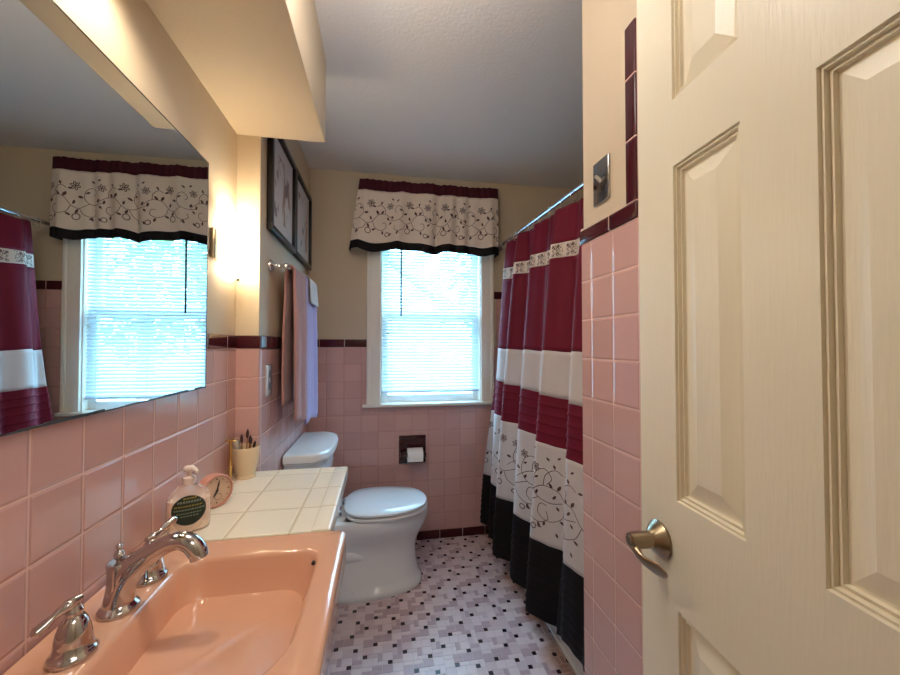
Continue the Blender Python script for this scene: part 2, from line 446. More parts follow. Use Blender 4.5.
# ------------------------------------------------------------------ cloth with embroidered bands
class Cloth:
    """vertical cloth: rows[z] -> list of points; P(s, z) by arc length s along the reference row"""
    def __init__(s, fn, n, zref):
        s.fn, s.n = fn, n
        p = [Vector(fn(i/n, zref)) for i in range(n+1)]
        s.cum = [0]
        for a, c in zip(p, p[1:]): s.cum.append(s.cum[-1]+(c-a).length)
        s.len = s.cum[-1]
    def u(s, d):
        import bisect
        k = max(0, min(s.n-1, bisect.bisect_right(s.cum, d)-1))
        return (k+(d-s.cum[k])/max(1e-9, s.cum[k+1]-s.cum[k]))/s.n
    def P(s, d, z, off=0):
        u = min(1, max(0, s.u(d))); e = .002
        p = Vector(s.fn(u, z))
        if off:
            q = Vector(s.fn(min(1, u+e), z)) - Vector(s.fn(max(0, u-e), z)); w = Vector(s.fn(u, z+.004))-Vector(s.fn(u, z-.004))
            nn = q.cross(w).normalized()*s.side; p += nn*off
        return p
def band(cl, name, z0, z1, nz, m, parent, th=.0012):
    b = BM(); rows = []
    for k in range(nz+1):
        z = z0+(z1-z0)*k/nz
        rows.append([b.verts.new(cl.fn(i/cl.n, z)) for i in range(cl.n+1)])
    for a, c in zip(rows, rows[1:]):
        for i in range(cl.n): b.faces.new((a[i], a[i+1], c[i+1], c[i]))
    o = obj(name, b, m, parent, smooth=180)
    md = o.modifiers.new('thickness', 'SOLIDIFY'); md.thickness = th; md.offset = 0
    return o
def motif(cl, b, s0, z0, sc, flip=1, lw=.6, fs=.8):
    """one repeat of the vine: swirls, leaves, flowers; local design space about 1 wide x 1 high"""
    O = .0016
    def pt(x, y): return cl.P(s0+x*sc, z0+y*sc*flip, O)
    def strip(pts, w, mi=0):
        w *= lw
        pts = [Vector((p[0], p[1], 0)) for p in pts]; L = []
        for i, p in enumerate(pts):
            t = (pts[min(i+1, len(pts)-1)]-pts[max(0, i-1)])
            if t.length < 1e-9: continue
            t.normalize(); nx = Vector((-t.y, t.x, 0))*w*.5
            L.append((b.verts.new(pt(*(p+nx)[:2])), b.verts.new(pt(*(p-nx)[:2]))))
        for a, c in zip(L, L[1:]):
            f = b.faces.new((a[0], a[1], c[1], c[0])); f.material_index = mi
    def blob(pts, mi=0):
        f = b.faces.new([b.verts.new(pt(*p)) for p in pts]); f.material_index = mi
    def leaf(x, y, a, l, mi=0):
        l *= fs
        ca, sa = math.cos(a), math.sin(a); P = []
        for k in range(10):
            t = 2*PI*k/10; px = l*.5*(1+math.cos(t)); py = l*.26*math.sin(t)*(.6+.4*math.sin(PI*px/l))
            P.append((x+px*ca-py*sa, y+px*sa+py*ca))
        blob(P, mi)
    def flower(x, y, r, filled):
        for k in range(6):
            a = k*PI/3+.3; q = []
            for t in range(9):
                w = t/8*PI; rr_ = r*(.3+.7*math.sin(w)); aa = a+(t/8-.5)*.95
                q.append((x+rr_*math.cos(aa), y+rr_*math.sin(aa)))
            strip(q, .016, 0 if filled else 1)
        blob([(x+r*.26*math.cos(k*PI/4), y+r*.26*math.sin(k*PI/4)) for k in range(8)], 0)
    def ring(x, y, r):
        strip([(x+r*math.cos(k*PI/8), y+r*math.sin(k*PI/8)) for k in range(17)], .02, 1)
    def vine(pts, w=.013): strip([(p.x, p.y) for p in spline([(x, y, 0) for x, y in pts], 7)], w, 1)
    vine([(.0, .45), (.12, .42), (.25, .44), (.33, .55), (.30, .70), (.2, .76), (.12, .68), (.17, .6)])
    vine([(.25, .44), (.42, .36), (.55, .42), (.66, .56), (.82, .58), (.95, .5), (1.0, .45)])
    vine([(.55, .42), (.62, .28), (.76, .22), (.86, .28), (.84, .38), (.77, .38)])
    vine([(.42, .36), (.36, .24), (.24, .18), (.14, .24), (.16, .32)])
    vine([(.82, .58), (.80, .70), (.70, .78), (.62, .74)])
    flower(.48, .80, .085*fs, True); flower(.92, .76, .075*fs, False); ring(.47, .2, .06*fs); ring(.9, .12, .045*fs)
    for x, y, a, l in ((.1, .47, 2.2, .09), (.06, .40, 4.0, .08), (.35, .56, .4, .1), (.31, .64, 2.6, .08), (.44, .35, 5.2, .1), (.52, .44, 1.9, .09),
                       (.67, .57, 2.1, .11), (.72, .58, .9, .1), (.63, .26, 3.6, .09), (.78, .21, 5.0, .09), (.24, .18, 4.4, .09), (.2, .13, .2, .08),
                       (.88, .52, 5.0, .09), (.7, .79, 1.2, .08), (.6, .74, 3.0, .08), (.15, .86, .6, .08), (.07, .9, 2.5, .07), (.03, .08, 1.1, .08)):
        leaf(x, y, a, l, 0)

# ---- valance
def _interp(tab, v):
    for (a, x), (c, y) in zip(tab, tab[1:]):
        if v <= c: return x+(y-x)*(v-a)/(c-a)
    return tab[-1][1]
def val_fn(u, z):
    k = min(1, max(0, (2.335-z)/.45))
    xl, xr = -.142-.062*k, .766
    yf = 2.444-.012*k; ret = .07
    L = (xr-xl)+2*ret; d = u*L
    if d < ret: return (xl, YB-.006-(YB-.006-yf)*d/ret, z)
    if d > L-ret: return (xr, YB-.006-(YB-.006-yf)*(L-d)/ret, z)
    s = (d-ret)/(xr-xl); x = xl+(xr-xl)*s
    w = (.25*math.sin(s*41+1)+.3*math.sin(s*27.0)+.45*math.sin(s*14.5+.6))
    step = 0
    for c, wd in ((.30, .03), (.56, .025), (.66, .03), (.79, .03)):
        q = (s-c)/wd
        step += math.exp(-q*q)*(.5 if c in (.30, .66) else -.7)
    edge = min(1, s/.05, (1-s)/.05)
    y = yf - edge*(.004*math.sin(s*150)*(1-k)*max(0, 1-k*4)+(.011+.024*k)*w+(.020+.030*k)*step)
    zz = z + k*(.010*math.sin(s*17+2.2)+.004*math.sin(s*33))*edge
    return (x, y, zz)
vc = Cloth(val_fn, 260, 2.1); vc.side = 1
val = thing('window_valance', 'cream valance with embroidered vines, burgundy header and black hem above the window', 'valance', (.32, 2.45, 1.885))
band(vc, 'header', 2.266, 2.336, 8, M['burgv'], val)
vp = band(vc, 'floral_panel', 1.938, 2.266, 24, M['cream'], val)
b = BM()
for k in range(4): motif(vc, b, .05+k*.262, 1.955, .285, 1, .95, 1.0)
obj('embroidery', b, [M['thread'], M['thread2']], vp)
# parent is nested: put the stitches in the frame of the panel
band(vc, 'hem', 1.885, 1.938, 6, M['blackf'], val)
b = BM(); tube(b, [(-.130, YB-.01, 2.31), (-.130, 2.475, 2.31), (-.118, 2.466, 2.31), (.745, 2.466, 2.31), (.757, 2.475, 2.31), (.757, YB-.01, 2.31)], .006, 8)
tag(obj('curtain_rod', b, M['trimw'], smooth=60), 'slim white rod threaded through the valance header over the window', 'rod')

# ---- shower curtain
PK = [(1.0, -1), (1.295, 0), (1.575, 1), (1.81, 2), (2.045, 3), (2.26, 4), (2.42, 5), (2.56, 5.6)]
PH = [(.98, .35), (1.25, -.3), (1.53, .25), (1.755, -.25), (1.965, .1), (2.20, -.1), (2.46, .2)]
def sc_fn(u, z):
    k = min(1, max(0, (1.90-z)/1.79))               # 0 at the top, 1 at the hem
    y = 1.06+(2.36+.09*k-1.06)*u
    ph = _interp(PK, y-.02*k)
    xc = .783-.108*k**.8
    A = (.021+.029*k**.7)*(1+.30*math.sin(ph*2.4+.7))
    A *= 1-.95*k*k*min(1, max(0, (1.54-y)/.17))
    cw = math.cos(2*PI*ph+.45*math.sin(2*PI*ph))
    x = xc-A*cw + .004*k*math.sin(y*61)+.003*math.sin(y*97+z*2)
    x += .025*k*max(0, (y-2.25)/.2)
    yy = y + .020*k*math.sin(2*PI*ph)
    for zz0, zz1, np_ in ((.857, 1.062, 5), (.14, .42, 8)):     # pin tucks
        if zz0 < z < zz1:
            f = (z-zz0)/(zz1-zz0)*np_; f -= math.floor(f)
            x -= .0045*(1-f)**3
    if z < .5: x = min(x, .738)
    sag = .012*(.5+.5*cw)*max(0, 1-k*7)
    lift = .060*(y-1.62)*max(0, 1-k*2.6)
    return (x, yy, z-sag+lift+.012*k*cw+.09*max(0, 1.6-y)/.4*max(0, k-.6)/.4)
cc = Cloth(sc_fn, 300, 1.0); cc.side = -1
sc = thing('shower_curtain', 'burgundy, white and black striped shower curtain with embroidered floral panel', 'curtain', (.7, 1.75, .12))
band(cc, 'burgundy_header', 1.735, 1.90, 10, M['burg'], sc)
fb = band(cc, 'flower_band', 1.668, 1.735, 6, M['cream'], sc)
band(cc, 'burgundy_panel', 1.258, 1.668, 20, M['burg'], sc)
band(cc, 'white_band', 1.062, 1.258, 10, M['cloth'], sc)
band(cc, 'pleated_band', .857, 1.062, 56, M['burg'], sc)
fp = band(cc, 'floral_panel', .432, .857, 26, M['cloth'], sc)
band(cc, 'black_hem', .112, .432, 66, M['blackf'], sc)
b = BM()
for k in range(11):
    motif(cc, b, -.02+k*.245, .445, .40, 1, .6, .62)
obj('embroidery', b, [M['thread'], M['thread2']], fp)
b = BM()
for k in range(26): motif(cc, b, .02+k*.085, 1.671, .062, 1, 2.6, 1.5)
obj('embroidery', b, [M['thread'], M['thread2']], fb)
# rod and rings
RX = .790
rz = lambda y: 1.927+.030*(y-1.376)
b = BM(); tube(b, [(RX, YS, rz(YS)), (RX, YB-.004, rz(YB))], .0115, 20)
rod = obj('shower_rod', b, M['chrome'], smooth=60, origin=(RX, YS, rz(YS))); tag(rod, 'chrome shower curtain rod spanning from tiled wall to window wall', 'rod')
b = BM(); lathe(b, [(.03, YB-.012), (.028, YB-.004), (.0, YB-.004)], (RX, 0, rz(YB)), 'Y', 24, (True, False)); obj('flange', b, M['chrome'], rod, smooth=40)
ring0 = None
for k in range(12):
    y = 1.10+k*.1175+rnd.uniform(-.012, .012)
    if ring0 is None:
        b = BM(); pts = [(.0, .003*math.sin(a*2), .0) for a in (0,)]
        pts = [(.0165*math.cos(2*PI*i/24), .0, -.014+.028*math.sin(2*PI*i/24)) for i in range(25)]
        tube(b, pts, .0016, 8)
        ring0 = o = obj('curtain_ring', b, M['chrome'], smooth=60)
    else:
        o = ring0.copy(); COL.objects.link(o)
    o.location = (RX, y, rz(y)); o.rotation_euler = (0, 0, rnd.uniform(-.5, .5))
    tag(o, 'thin metal curtain ring on the shower rod above the burgundy header', 'curtain ring', 'curtain rings on the shower rod')

# ------------------------------------------------------------------ bathtub
tub = thing('bathtub', 'white bathtub mostly hidden behind the shower curtain', 'bathtub', (1.12, 1.78, 0))
b = BM(); r = .03
rings = [rrect(TX, 1.497, YS+.003, YB-.004, .01, 0), rrect(TX, 1.497, YS+.003, YB-.004, .01, .30), rrect(TX-.006, 1.497, YS+.003, YB-.004, .01, .36),
         rrect(TX, 1.497, YS+.003, YB-.004, .012, .385), rrect(TX+.06, 1.44, YS+.08, YB-.07, .12, .385), rrect(TX+.075, 1.425, YS+.095, YB-.085, .12, .37),
         rrect(TX+.10, 1.40, YS+.16, YB-.13, .12, .15), rrect(TX+.17, 1.33, YS+.26, YB-.2, .1, .09)]
loft(b, rings, (True, True)); obj('basin', b, M['white'], tub, smooth=50)
b = BM(); box(b, (TX-.012, YS+.006, 0), (TX+.01, YB-.01, .022), .006, 3); obj('base_lip', b, M['white'], tub, smooth=50)

# ------------------------------------------------------------------ toilet (x out from the wall, y along the wall)
TY = 2.13; TXW = XA+.022
to = thing('toilet', 'white two-piece toilet with closed lid facing away from the left wall', 'toilet', (TXW+.35, TY, 0))
def egg(x0, x1, hw, z, n=48, blunt=.62, ex=2.25):
    """elongated oval: back end at x0, front at x1"""
    out = []; xm = x0+(x1-x0)*.42
    for k in range(n):
        a = 2*PI*k/n; ca, sa = math.cos(a), math.sin(a)
        rx = (x1-xm) if ca > 0 else (xm-x0)
        e = 2/ex if ca > 0 else 2/2.9
        x = xm+rx*math.copysign(abs(ca)**e, ca); y = hw*math.copysign(abs(sa)**e, sa)
        out.append((TXW+x, TY+y, z))
    return out
b = BM()
prof = [(.055, .652, .162, 0), (.055, .655, .165, .012), (.06, .652, .160, .03), (.075, .642, .142, .045), (.085, .632, .130, .075), (.09, .622, .122, .13), (.09, .618, .120, .19),
        (.085, .625, .126, .23), (.07, .648, .145, .275), (.06, .672, .172, .32), (.055, .684, .184, .36), (.06, .686, .187, .388), (.07, .682, .183, .398)]
rings = [egg(*p) for p in prof]
rings += [egg(.16, .655, .155, .398), egg(.18, .635, .14, .36), egg(.26, .55, .08, .25)]
loft(b, rings)
for sy in (-1, 1):   # trapway bulge on each side
    pts = [(TXW+.12, TY+sy*.080, .18), (TXW+.20, TY+sy*.084, .207), (TXW+.28, TY+sy*.083, .210), (TXW+.35, TY+sy*.074, .192), (TXW+.41, TY+sy*.058, .155)]
    tube(b, spline(pts, 6), lerp_list([.046, .050, .050, .044, .022], 6), 18)
# deck under the tank
loft(b, [rrect(TXW+.0, TXW+.20, TY-.115, TY+.115, .04, .20), rrect(TXW+.0, TXW+.24, TY-.13, TY+.13, .05, .30), rrect(TXW+.0, TXW+.26, TY-.135, TY+.135, .05, .385), rrect(TXW+.004, TXW+.256, TY-.13, TY+.13, .048, .395)])
bowl = obj('bowl', b, M['white'], to, smooth=50)
for sy in (-1, 1):
    b = BM(); lathe(b, [(.017, .028), (.017, .036), (.012, .046), (.0, .049)], (TXW+.30, TY+sy*.135, 0), seg=20, caps=(True, False)); obj('bolt_cap', b, M['white'], to, smooth=50)
b = BM(); loft(b, [egg(.245, .680, .188, .401), egg(.242, .683, .191, .406), egg(.242, .683, .191, .412), egg(.25, .676, .184, .417)]); obj('seat', b, mat('seat_white', lin(222, 222, 224), .2), to, smooth=45)
b = BM(); loft(b, [egg(.250, .668, .180, .4235), egg(.240, .680, .191, .428), egg(.240, .680, .191, .437), egg(.248, .672, .182, .4435), egg(.30, .62, .13, .4485), egg(.38, .54, .06, .450)])
obj('seat_lid', b, mat('lid_white', lin(224, 225, 228), .16), to, smooth=45)
for sy in (-1, 1):
    b = BM(); lathe(b, [(.014, .398), (.014, .404), (.009, .408), (.009, .430), (.004, .434)], (TXW+.218, TY+sy*.075, 0), seg=18)
    lathe(b, [(.008, -.022), (.008, .022)], (TXW+.224, TY+sy*.075, .432), 'Y', 16); obj('hinge', b, M['chrome'], to, smooth=40)
def tank_ring(dx, hw, z, bow):
    """flat back, straight sides, rounded front corners and a gently bowed front"""
    yc = TY-.02; out = []
    for k in range(8): out.append((TXW-.012, yc+hw*(1-2*k/8), z))
    out.append((TXW-.012, yc-hw, z))
    for k in range(33):
        a = -PI/2+PI*k/32
        out.append((TXW+dx-bow+bow*math.copysign(abs(math.cos(a))**.78, math.cos(a)), yc+hw*math.copysign(abs(math.sin(a))**.72, math.sin(a)), z))
    return out
b = BM(); loft(b, [tank_ring(.150, .200, .394, .09), tank_ring(.158, .210, .41, .09), tank_ring(.174, .232, .70, .10), tank_ring(.176, .233, .735, .10)]); obj('tank', b, M['white'], to, smooth=45)
b = BM(); loft(b, [tank_ring(.186, .244, .733, .11), tank_ring(.196, .254, .738, .115), tank_ring(.198, .256, .764, .115), tank_ring(.192, .250, .773, .112), tank_ring(.175, .232, .776, .10)]); obj('tank_lid', b, M['white'], to, smooth=45)
b = BM(); lathe(b, [(.013, .182), (.013, .202), (.008, .206)], (TXW-.02, TY-.16, .66), 'X', 18)
tube(b, [(TXW+.206, TY-.16, .66), (TXW+.214, TY-.13, .658), (TXW+.218, TY-.085, .654)], [.006, .0055, .008], 12); obj('flush_lever', b, M['chrome'], to, smooth=50)

# ------------------------------------------------------------------ vanity counter
ZV = .81; CY0, CY1, CX = 1.02, YP-.001, -.129
va = thing('vanity_counter', 'cream tiled vanity countertop between pink sink and toilet', 'countertop', (-.33, 1.28, 0))
b = BM(); box(b, (XL+.001, CY0, ZV-.035), (CX-.006, CY1, ZV)); obj('tiled_top', b, M['cream_t'], va)
b = BM(); box(b, (CX-.05, CY0, ZV-.044), (CX, CY1, ZV+.0015), .006, 3); obj('edge_tile', b, tile_mat('edge_tile_cream', lin(240, 234, 218), 'YZ', (1.024, -3), (.154, 10), lin(196, 180, 146), gw=.004, rough=.15, jitter=.05), va, smooth=40)
b = BM(); box(b, (XL+.001, .47, .09), (-.215, CY1-.012, ZV-.16)); box(b, (XL+.001, CY0+.03, ZV-.17), (-.215, CY1-.012, ZV-.036)); box(b, (XL+.001, .48, 0), (-.26, CY1-.02, .095)); cab = obj('cabinet', b, M['trimw'], va)
for y0 in (.50, .85, 1.20):
    b = BM(); box(b, (-.216, y0, .12), (-.198, y0+.32, ZV-.185), .003); d = obj('door', b, M['trimw'], va)
    k = BM(); lathe(k, [(.005, -.198), (.006, -.188), (.013, -.18), (.012, -.172), (.0, -.170)], (0, y0+.28, .45), 'X', 18, (True, False)); obj('knob', k, M['chrome'], d, smooth=50)

# ------------------------------------------------------------------ pink sink
SY0, SY1, SXF = .47, 1.017, -.0875
si = thing('sink', 'salmon pink rectangular sink with rounded basin under the mirror', 'sink', (-.31, .75, ZV-.15))
b = BM()
op = (-.427, -.143, .565, .938); rr = [.045, .05, .07, .115]
rings = [rrect(XL+.002, SXF-.004, SY0, SY1-.002, .012, ZV-.075), rrect(XL+.002, SXF, SY0, SY1, .014, ZV-.07), rrect(XL+.002, SXF, SY0, SY1, .014, ZV-.008),
         rrect(XL+.003, SXF-.002, SY0+.001, SY1-.001, .014, ZV-.002), rrect(XL+.004, SXF-.008, SY0+.003, SY1-.003, .013, ZV+.0015),
         rrect(XL+.03, SXF-.03, SY0+.02, SY1-.02, .03, ZV-.001),
         rrect(op[0]-.010, op[1]+.010, op[2]-.010, op[3]+.010, [x+.01 for x in rr], ZV-.001), rrect(op[0]-.003, op[1]+.003, op[2]-.003, op[3]+.003, rr, ZV-.004),
         rrect(op[0]+.001, op[1]-.001, op[2], op[3], rr, ZV-.012), rrect(op[0]+.006, op[1]-.010, op[2]+.008, op[3]-.010, rr, ZV-.045),
         rrect(op[0]+.012, op[1]-.024, op[2]+.020, op[3]-.022, [.06, .05, .08, .11], ZV-.080), rrect(op[0]+.019, op[1]-.042, op[2]+.038, op[3]-.044, [.07, .06, .08, .10], ZV-.107),
         rrect(op[0]+.030, op[1]-.066, op[2]+.062, op[3]-.075, [.07, .06, .08, .09], ZV-.126), rrect(op[0]+.050, op[1]-.088, op[2]+.09, op[3]-.105, [.06, .06, .07, .07], ZV-.137),
         rrect(op[0]+.075, op[1]-.105, op[2]+.115, op[3]-.135, [.05, .05, .05, .05], ZV-.1425), rrect(op[0]+.10, op[1]-.12, op[2]+.14, op[3]-.17, [.02]*4, ZV-.145)]
loft(b, rings, (True, True)); obj('basin', b, M['salmon'], si, smooth=60)
b = BM(); lathe(b, [(.024, -.004), (.024, .001), (.018, .003), (.016, .001), (.0, .001)], (-.29, .735, ZV-.144), seg=24, caps=(True, False)); obj('drain', b, M['chrome'], si, smooth=40)
b = BM(); lathe(b, [(.0, -.0), (.0042, .0), (.0042, .006), (.0, .006)], (-.1485, .893, ZV-.010), 'Y', 16, (False, False)); obj('overflow_hole', b, M['dark'], si)

# ------------------------------------------------------------------ faucet
fa = thing('faucet', 'chrome widespread faucet with two lever handles on the pink sink', 'faucet', (-.466, .787, ZV))
fy = .787; fx = -.464
b = BM()
lathe(b, [(.031, 0), (.0315, .004), (.029, .008), (.025, .012), (.0215, .02)], (fx, fy, ZV), seg=32, caps=(True, True))
pts = spline([(fx, fy, ZV+.012), (fx+.003, fy, ZV+.035), (fx+.014, fy, ZV+.060), (fx+.034, fy, ZV+.081), (fx+.058, fy, ZV+.099), (fx+.082, fy, ZV+.111), (fx+.101, fy, ZV+.113), (fx+.117, fy, ZV+.105), (fx+.127, fy, ZV+.091), (fx+.131, fy, ZV+.080)], 6)
tube(b, pts, lerp_list([(.024, .024), (.021, .021), (.0205, .019), (.019, .017), (.0165, .0155), (.0160, .0155), (.0165, .016), (.0170, .0165), (.0168, .0165), (.0158, .0158)], 6), 24)
tube(b, spline([(fx, fy, ZV+.012), (fx+.001, fy, ZV+.04), (fx+.001, fy, ZV+.065), (fx+.001, fy, ZV+.081), (fx+.001, fy, ZV+.086)], 5), lerp_list([(.0245, .0245), (.0195, .0200), (.0185, .0195), (.0205, .020), (.0190, .0185)], 5), 24)
tube(b, spline([(fx+.004, fy, ZV+.045), (fx+.012, fy, ZV+.068), (fx+.026, fy, ZV+.082), (fx+.05, fy, ZV+.096), (fx+.07, fy, ZV+.108)], 5), lerp_list([.019, .020, .0185, .0155, .012], 5), 20)
obj('spout', b, M['faucet'], fa, smooth=60)
b = BM(); lathe(b, [(.004, .084), (.004, .089), (.0075, .092), (.0085, .098), (.0065, .104), (.003, .106), (.0055, .110), (.005, .115), (.0, .1175)], (fx-.001, fy, ZV), seg=20, caps=(True, False)); obj('lift_knob', b, M['faucet'], fa, smooth=60)
for hy, sgn in ((.684, -1), (.880, 1)):
    hx = -.464
    b = BM(); lathe(b, [(.030, 0), (.0305, .005), (.0275, .009), (.0245, .013), (.023, .025), (.0205, .04), (.0165, .053), (.0125, .06), (.0105, .062), (.0115, .065), (.0115, .069), (.009, .072), (.0085, .078), (.0, .081)], (hx, hy, ZV), seg=32, caps=(True, False))
    h = obj('handle', b, M['faucet'], fa, smooth=60)
    k = BM()
    tube(k, spline([(hx+.006, hy-sgn*.007, ZV+.083), (hx-.002, hy+sgn*.008, ZV+.081), (hx-.012, hy+sgn*.019, ZV+.073), (hx-.019, hy+sgn*.026, ZV+.066), (hx-.025, hy+sgn*.033, ZV+.061), (hx-.028, hy+sgn*.037, ZV+.059)] if sgn < 0 else
                 [(hx-.004, hy-.007, ZV+.080), (hx+.001, hy+.007, ZV+.080), (hx+.008, hy+.020, ZV+.086), (hx+.015, hy+.033, ZV+.093), (hx+.021, hy+.043, ZV+.098), (hx+.024, hy+.048, ZV+.100)], 6),
         lerp_list([(.005, .005), (.0085, .009), (.0050, .0055), (.0072, .0082), (.0076, .0088), (.003, .004)], 6), 16)
    obj('lever', k, M['faucet'], h, smooth=60)

# ------------------------------------------------------------------ wall mirror
mi = thing('wall_mirror', 'large frameless wall mirror above the pink tiled backsplash', 'mirror', (XL, .3, 1.156))
b = BM(); box(b, (XL-.008, .25, 1.156), (XL+.0075, 1.272, 1.846), 0)
mi.rotation_euler = (0, 0, R(-.25))
g = mat('mirror_silver', (.80, .84, .83, 1), .004, 1); obj('glass', b, g, mi)
b = BM()
rr_ = random.Random(3); y = .25
while y < 1.27:
    w = rr_.uniform(.012, .05); h = rr_.uniform(.0015, .0055); y2 = min(1.2725, y+w)
    box(b, (XL+.0072, y, 1.1555), (XL+.0082, y2, 1.156+h)); y = y2
box(b, (XL+.0068, 1.270, 1.156), (XL+.0080, 1.2728, 1.846)); box(b, (XL+.0068, .25, 1.8438), (XL+.0080, 1.272, 1.8466))
obj('worn_edge', b, mat('mirror_edge_black', lin(46, 40, 40), .5), mi)

# ------------------------------------------------------------------ sconce
LX, LY = -.532, 1.455
sn = thing('wall_sconce', 'lit frosted half-cylinder wall sconce beside the mirror', 'wall lamp', (LX, LY, 1.53))
b = BM(); box(b, (XL-.004, 1.322, 1.565), (XL+.012, 1.415, 1.662), .004); box(b, (XL-.004, 1.41, 1.58), (XL+.006, 1.51, 1.70), .002); obj('backplate', b, M['nickel'], sn, smooth=40)
def dee(a, c, z): return [(LX+a*math.cos(t), LY+c*math.sin(t), z) for t in [(-90+180*k/24)*PI/180 for k in range(25)]]
b = BM(); loft(b, [dee(.068, .060, 1.531), dee(.071, .064, 1.535), dee(.071, .064, 1.733), dee(.068, .061, 1.737), dee(.062, .056, 1.735), dee(.062, .056, 1.531)], closed=False)
obj('shade', b, emit('frosted_glass_lit', (1, .86, .62, 1), 8), sn, smooth=50)
b = BM(); loft(b, [dee(.030, .03, 1.520), dee(.030, .03, 1.527), dee(.064, .058, 1.529), dee(.064, .058, 1.533)])
obj('diffuser', b, emit('frosted_base_lit', (1, .85, .62, 1), 3.0), sn, smooth=50)
b = BM(); lathe(b, [(.0, 1.510), (.005, 1.512), (.006, 1.520)], (LX+.028, LY, 0), seg=14, caps=(False, True)); obj('finial', b, M['nickel'], sn, smooth=50)
pl = bpy.data.lights.new('sconce_bulb', 'POINT'); pl.energy = 1.5; pl.color = (1, .83, .58); pl.shadow_soft_size = .02
po = bpy.data.objects.new('sconce_bulb', pl); COL.objects.link(po); po.parent = sn; po.location = (.030, 0, .165)

# recessed lamp in the soffit over the basin
rl = thing('recessed_downlight', 'round recessed lamp in the soffit above the sink', 'ceiling light', (-.44, .76, SZ))
b = BM(); lathe(b, [(.055, .004), (.055, -.004), (.042, -.005), (.042, .004)], (-.44, .76, SZ), seg=32, caps=(False, False)); obj('trim_ring', b, M['trimw'], rl, smooth=40)
b = BM(); lathe(b, [(.042, -.0015), (.0, -.0015)], (-.44, .76, SZ), seg=32, caps=(False, False)); obj('lens', b, emit('lamp_lens', (1, .80, .55, 1), 2), rl)
al = bpy.data.lights.new('recessed_lamp', 'SPOT'); al.energy = 9; al.color = (1, .86, .66); al.shadow_soft_size = .04; al.spot_size = R(150); al.spot_blend = .6
ao = bpy.data.objects.new('recessed_lamp', al); COL.objects.link(ao); ao.parent = rl; ao.location = (0, 0, -.01)

# ------------------------------------------------------------------ counter objects
# soap
sp_ = thing('soap_dispenser', 'clear pump bottle of creamy soap with dark green oval label', 'soap dispenser', (-.487, 1.088, ZV+.0015), rz=R(-66+90))
def ell(a, c, z, n=36, e=2.4):
    return [(a*math.copysign(abs(math.cos(2*PI*k/n))**(2/e), math.cos(2*PI*k/n)), c*math.copysign(abs(math.sin(2*PI*k/n))**(2/e), math.sin(2*PI*k/n)), z) for k in range(n)]
b = BM(); loft(b, [ell(.043, .022, 0), ell(.046, .0245, .004), ell(.048, .026, .04), ell(.047, .0255, .075), ell(.042, .023, .096), ell(.028, .019, .110), ell(.0145, .0145, .117), ell(.0135, .0135, .124)]); obj('bottle', b, clear_mat('clear_plastic', lin(246, 232, 226), .30), sp_, smooth=60, local=True)
b = BM(); loft(b, [ell(.040, .020, .003), ell(.0445, .023, .01), ell(.0465, .0245, .04), ell(.0455, .024, .076), ell(.045, .0235, .080)]); obj('liquid_soap', b, mat('soap_cream', lin(238, 214, 190), .3), sp_, smooth=60, local=True)
b = BM(); lathe(b, [(.0155, .1185), (.0155, .134), (.011, .137), (.006, .138), (.006, .150)], seg=24); loft(b, [ell(.011, .011, .149), ell(.013, .012, .152), ell(.013, .012, .158), ell(.009, .009, .162)])
tube(b, [(.003, -.004, .156), (.012, -.018, .156), (.016, -.027, .151)], [.0065, .0055, .0045], 12); obj('pump', b, mat('pump_white', lin(232, 218, 210), .3), sp_, smooth=50, local=True)
def front_y(x, z, a=.048, c=.0262, e=2.4): return -c*(max(0, 1-(abs(x)/a)**e))**(1/e)-.0006
def lab(rx, rz_, z0, off, n=28):
    b = BM(); c = b.verts.new((0, front_y(0, 0)-off, z0)); prev = None; rows = []
    for q in (.5, 1):
        rows.append([b.verts.new((rx*q*math.cos(2*PI*k/n), front_y(rx*q*math.cos(2*PI*k/n), 0)-off, z0+rz_*q*math.sin(2*PI*k/n))) for k in range(n)])
    for k in range(n):
        b.faces.new((c, rows[0][k], rows[0][(k+1) % n])); b.faces.new((rows[0][k], rows[0][(k+1) % n], rows[1][(k+1) % n], rows[1][k]))
    return b
lb = obj('label', lab(.0365, .037, .058, .0), mat('label_green', lin(22, 44, 38), .35), sp_, smooth=60, local=True)
b = BM()
for j, (zz, x0, x1, h) in enumerate(((.086, -.012, .013, .0045), (.0765, -.024, .026, .006), (.067, -.03, .028, .004), (.0585, -.031, .03, .004), (.050, -.026, .027, .0032), (.043, -.018, .02, .003))):
    x = x0; r2 = random.Random(j)
    while x < x1:
        w = r2.uniform(.0025, .006)
        q = [(x, zz), (x+w, zz+.0004), (x+w, zz+h), (x, zz+h-.0004)]
        f = b.faces.new([b.verts.new((p[0], front_y(p[0], 0)-.0006, p[1])) for p in q]); f.material_index = 0 if j in (0, 2) else 1
        x += w+.0014
obj('lettering', b, [mat('label_gold', lin(150, 142, 70), .4), mat('label_pale', lin(120, 140, 120), .4)], lb, local=True)
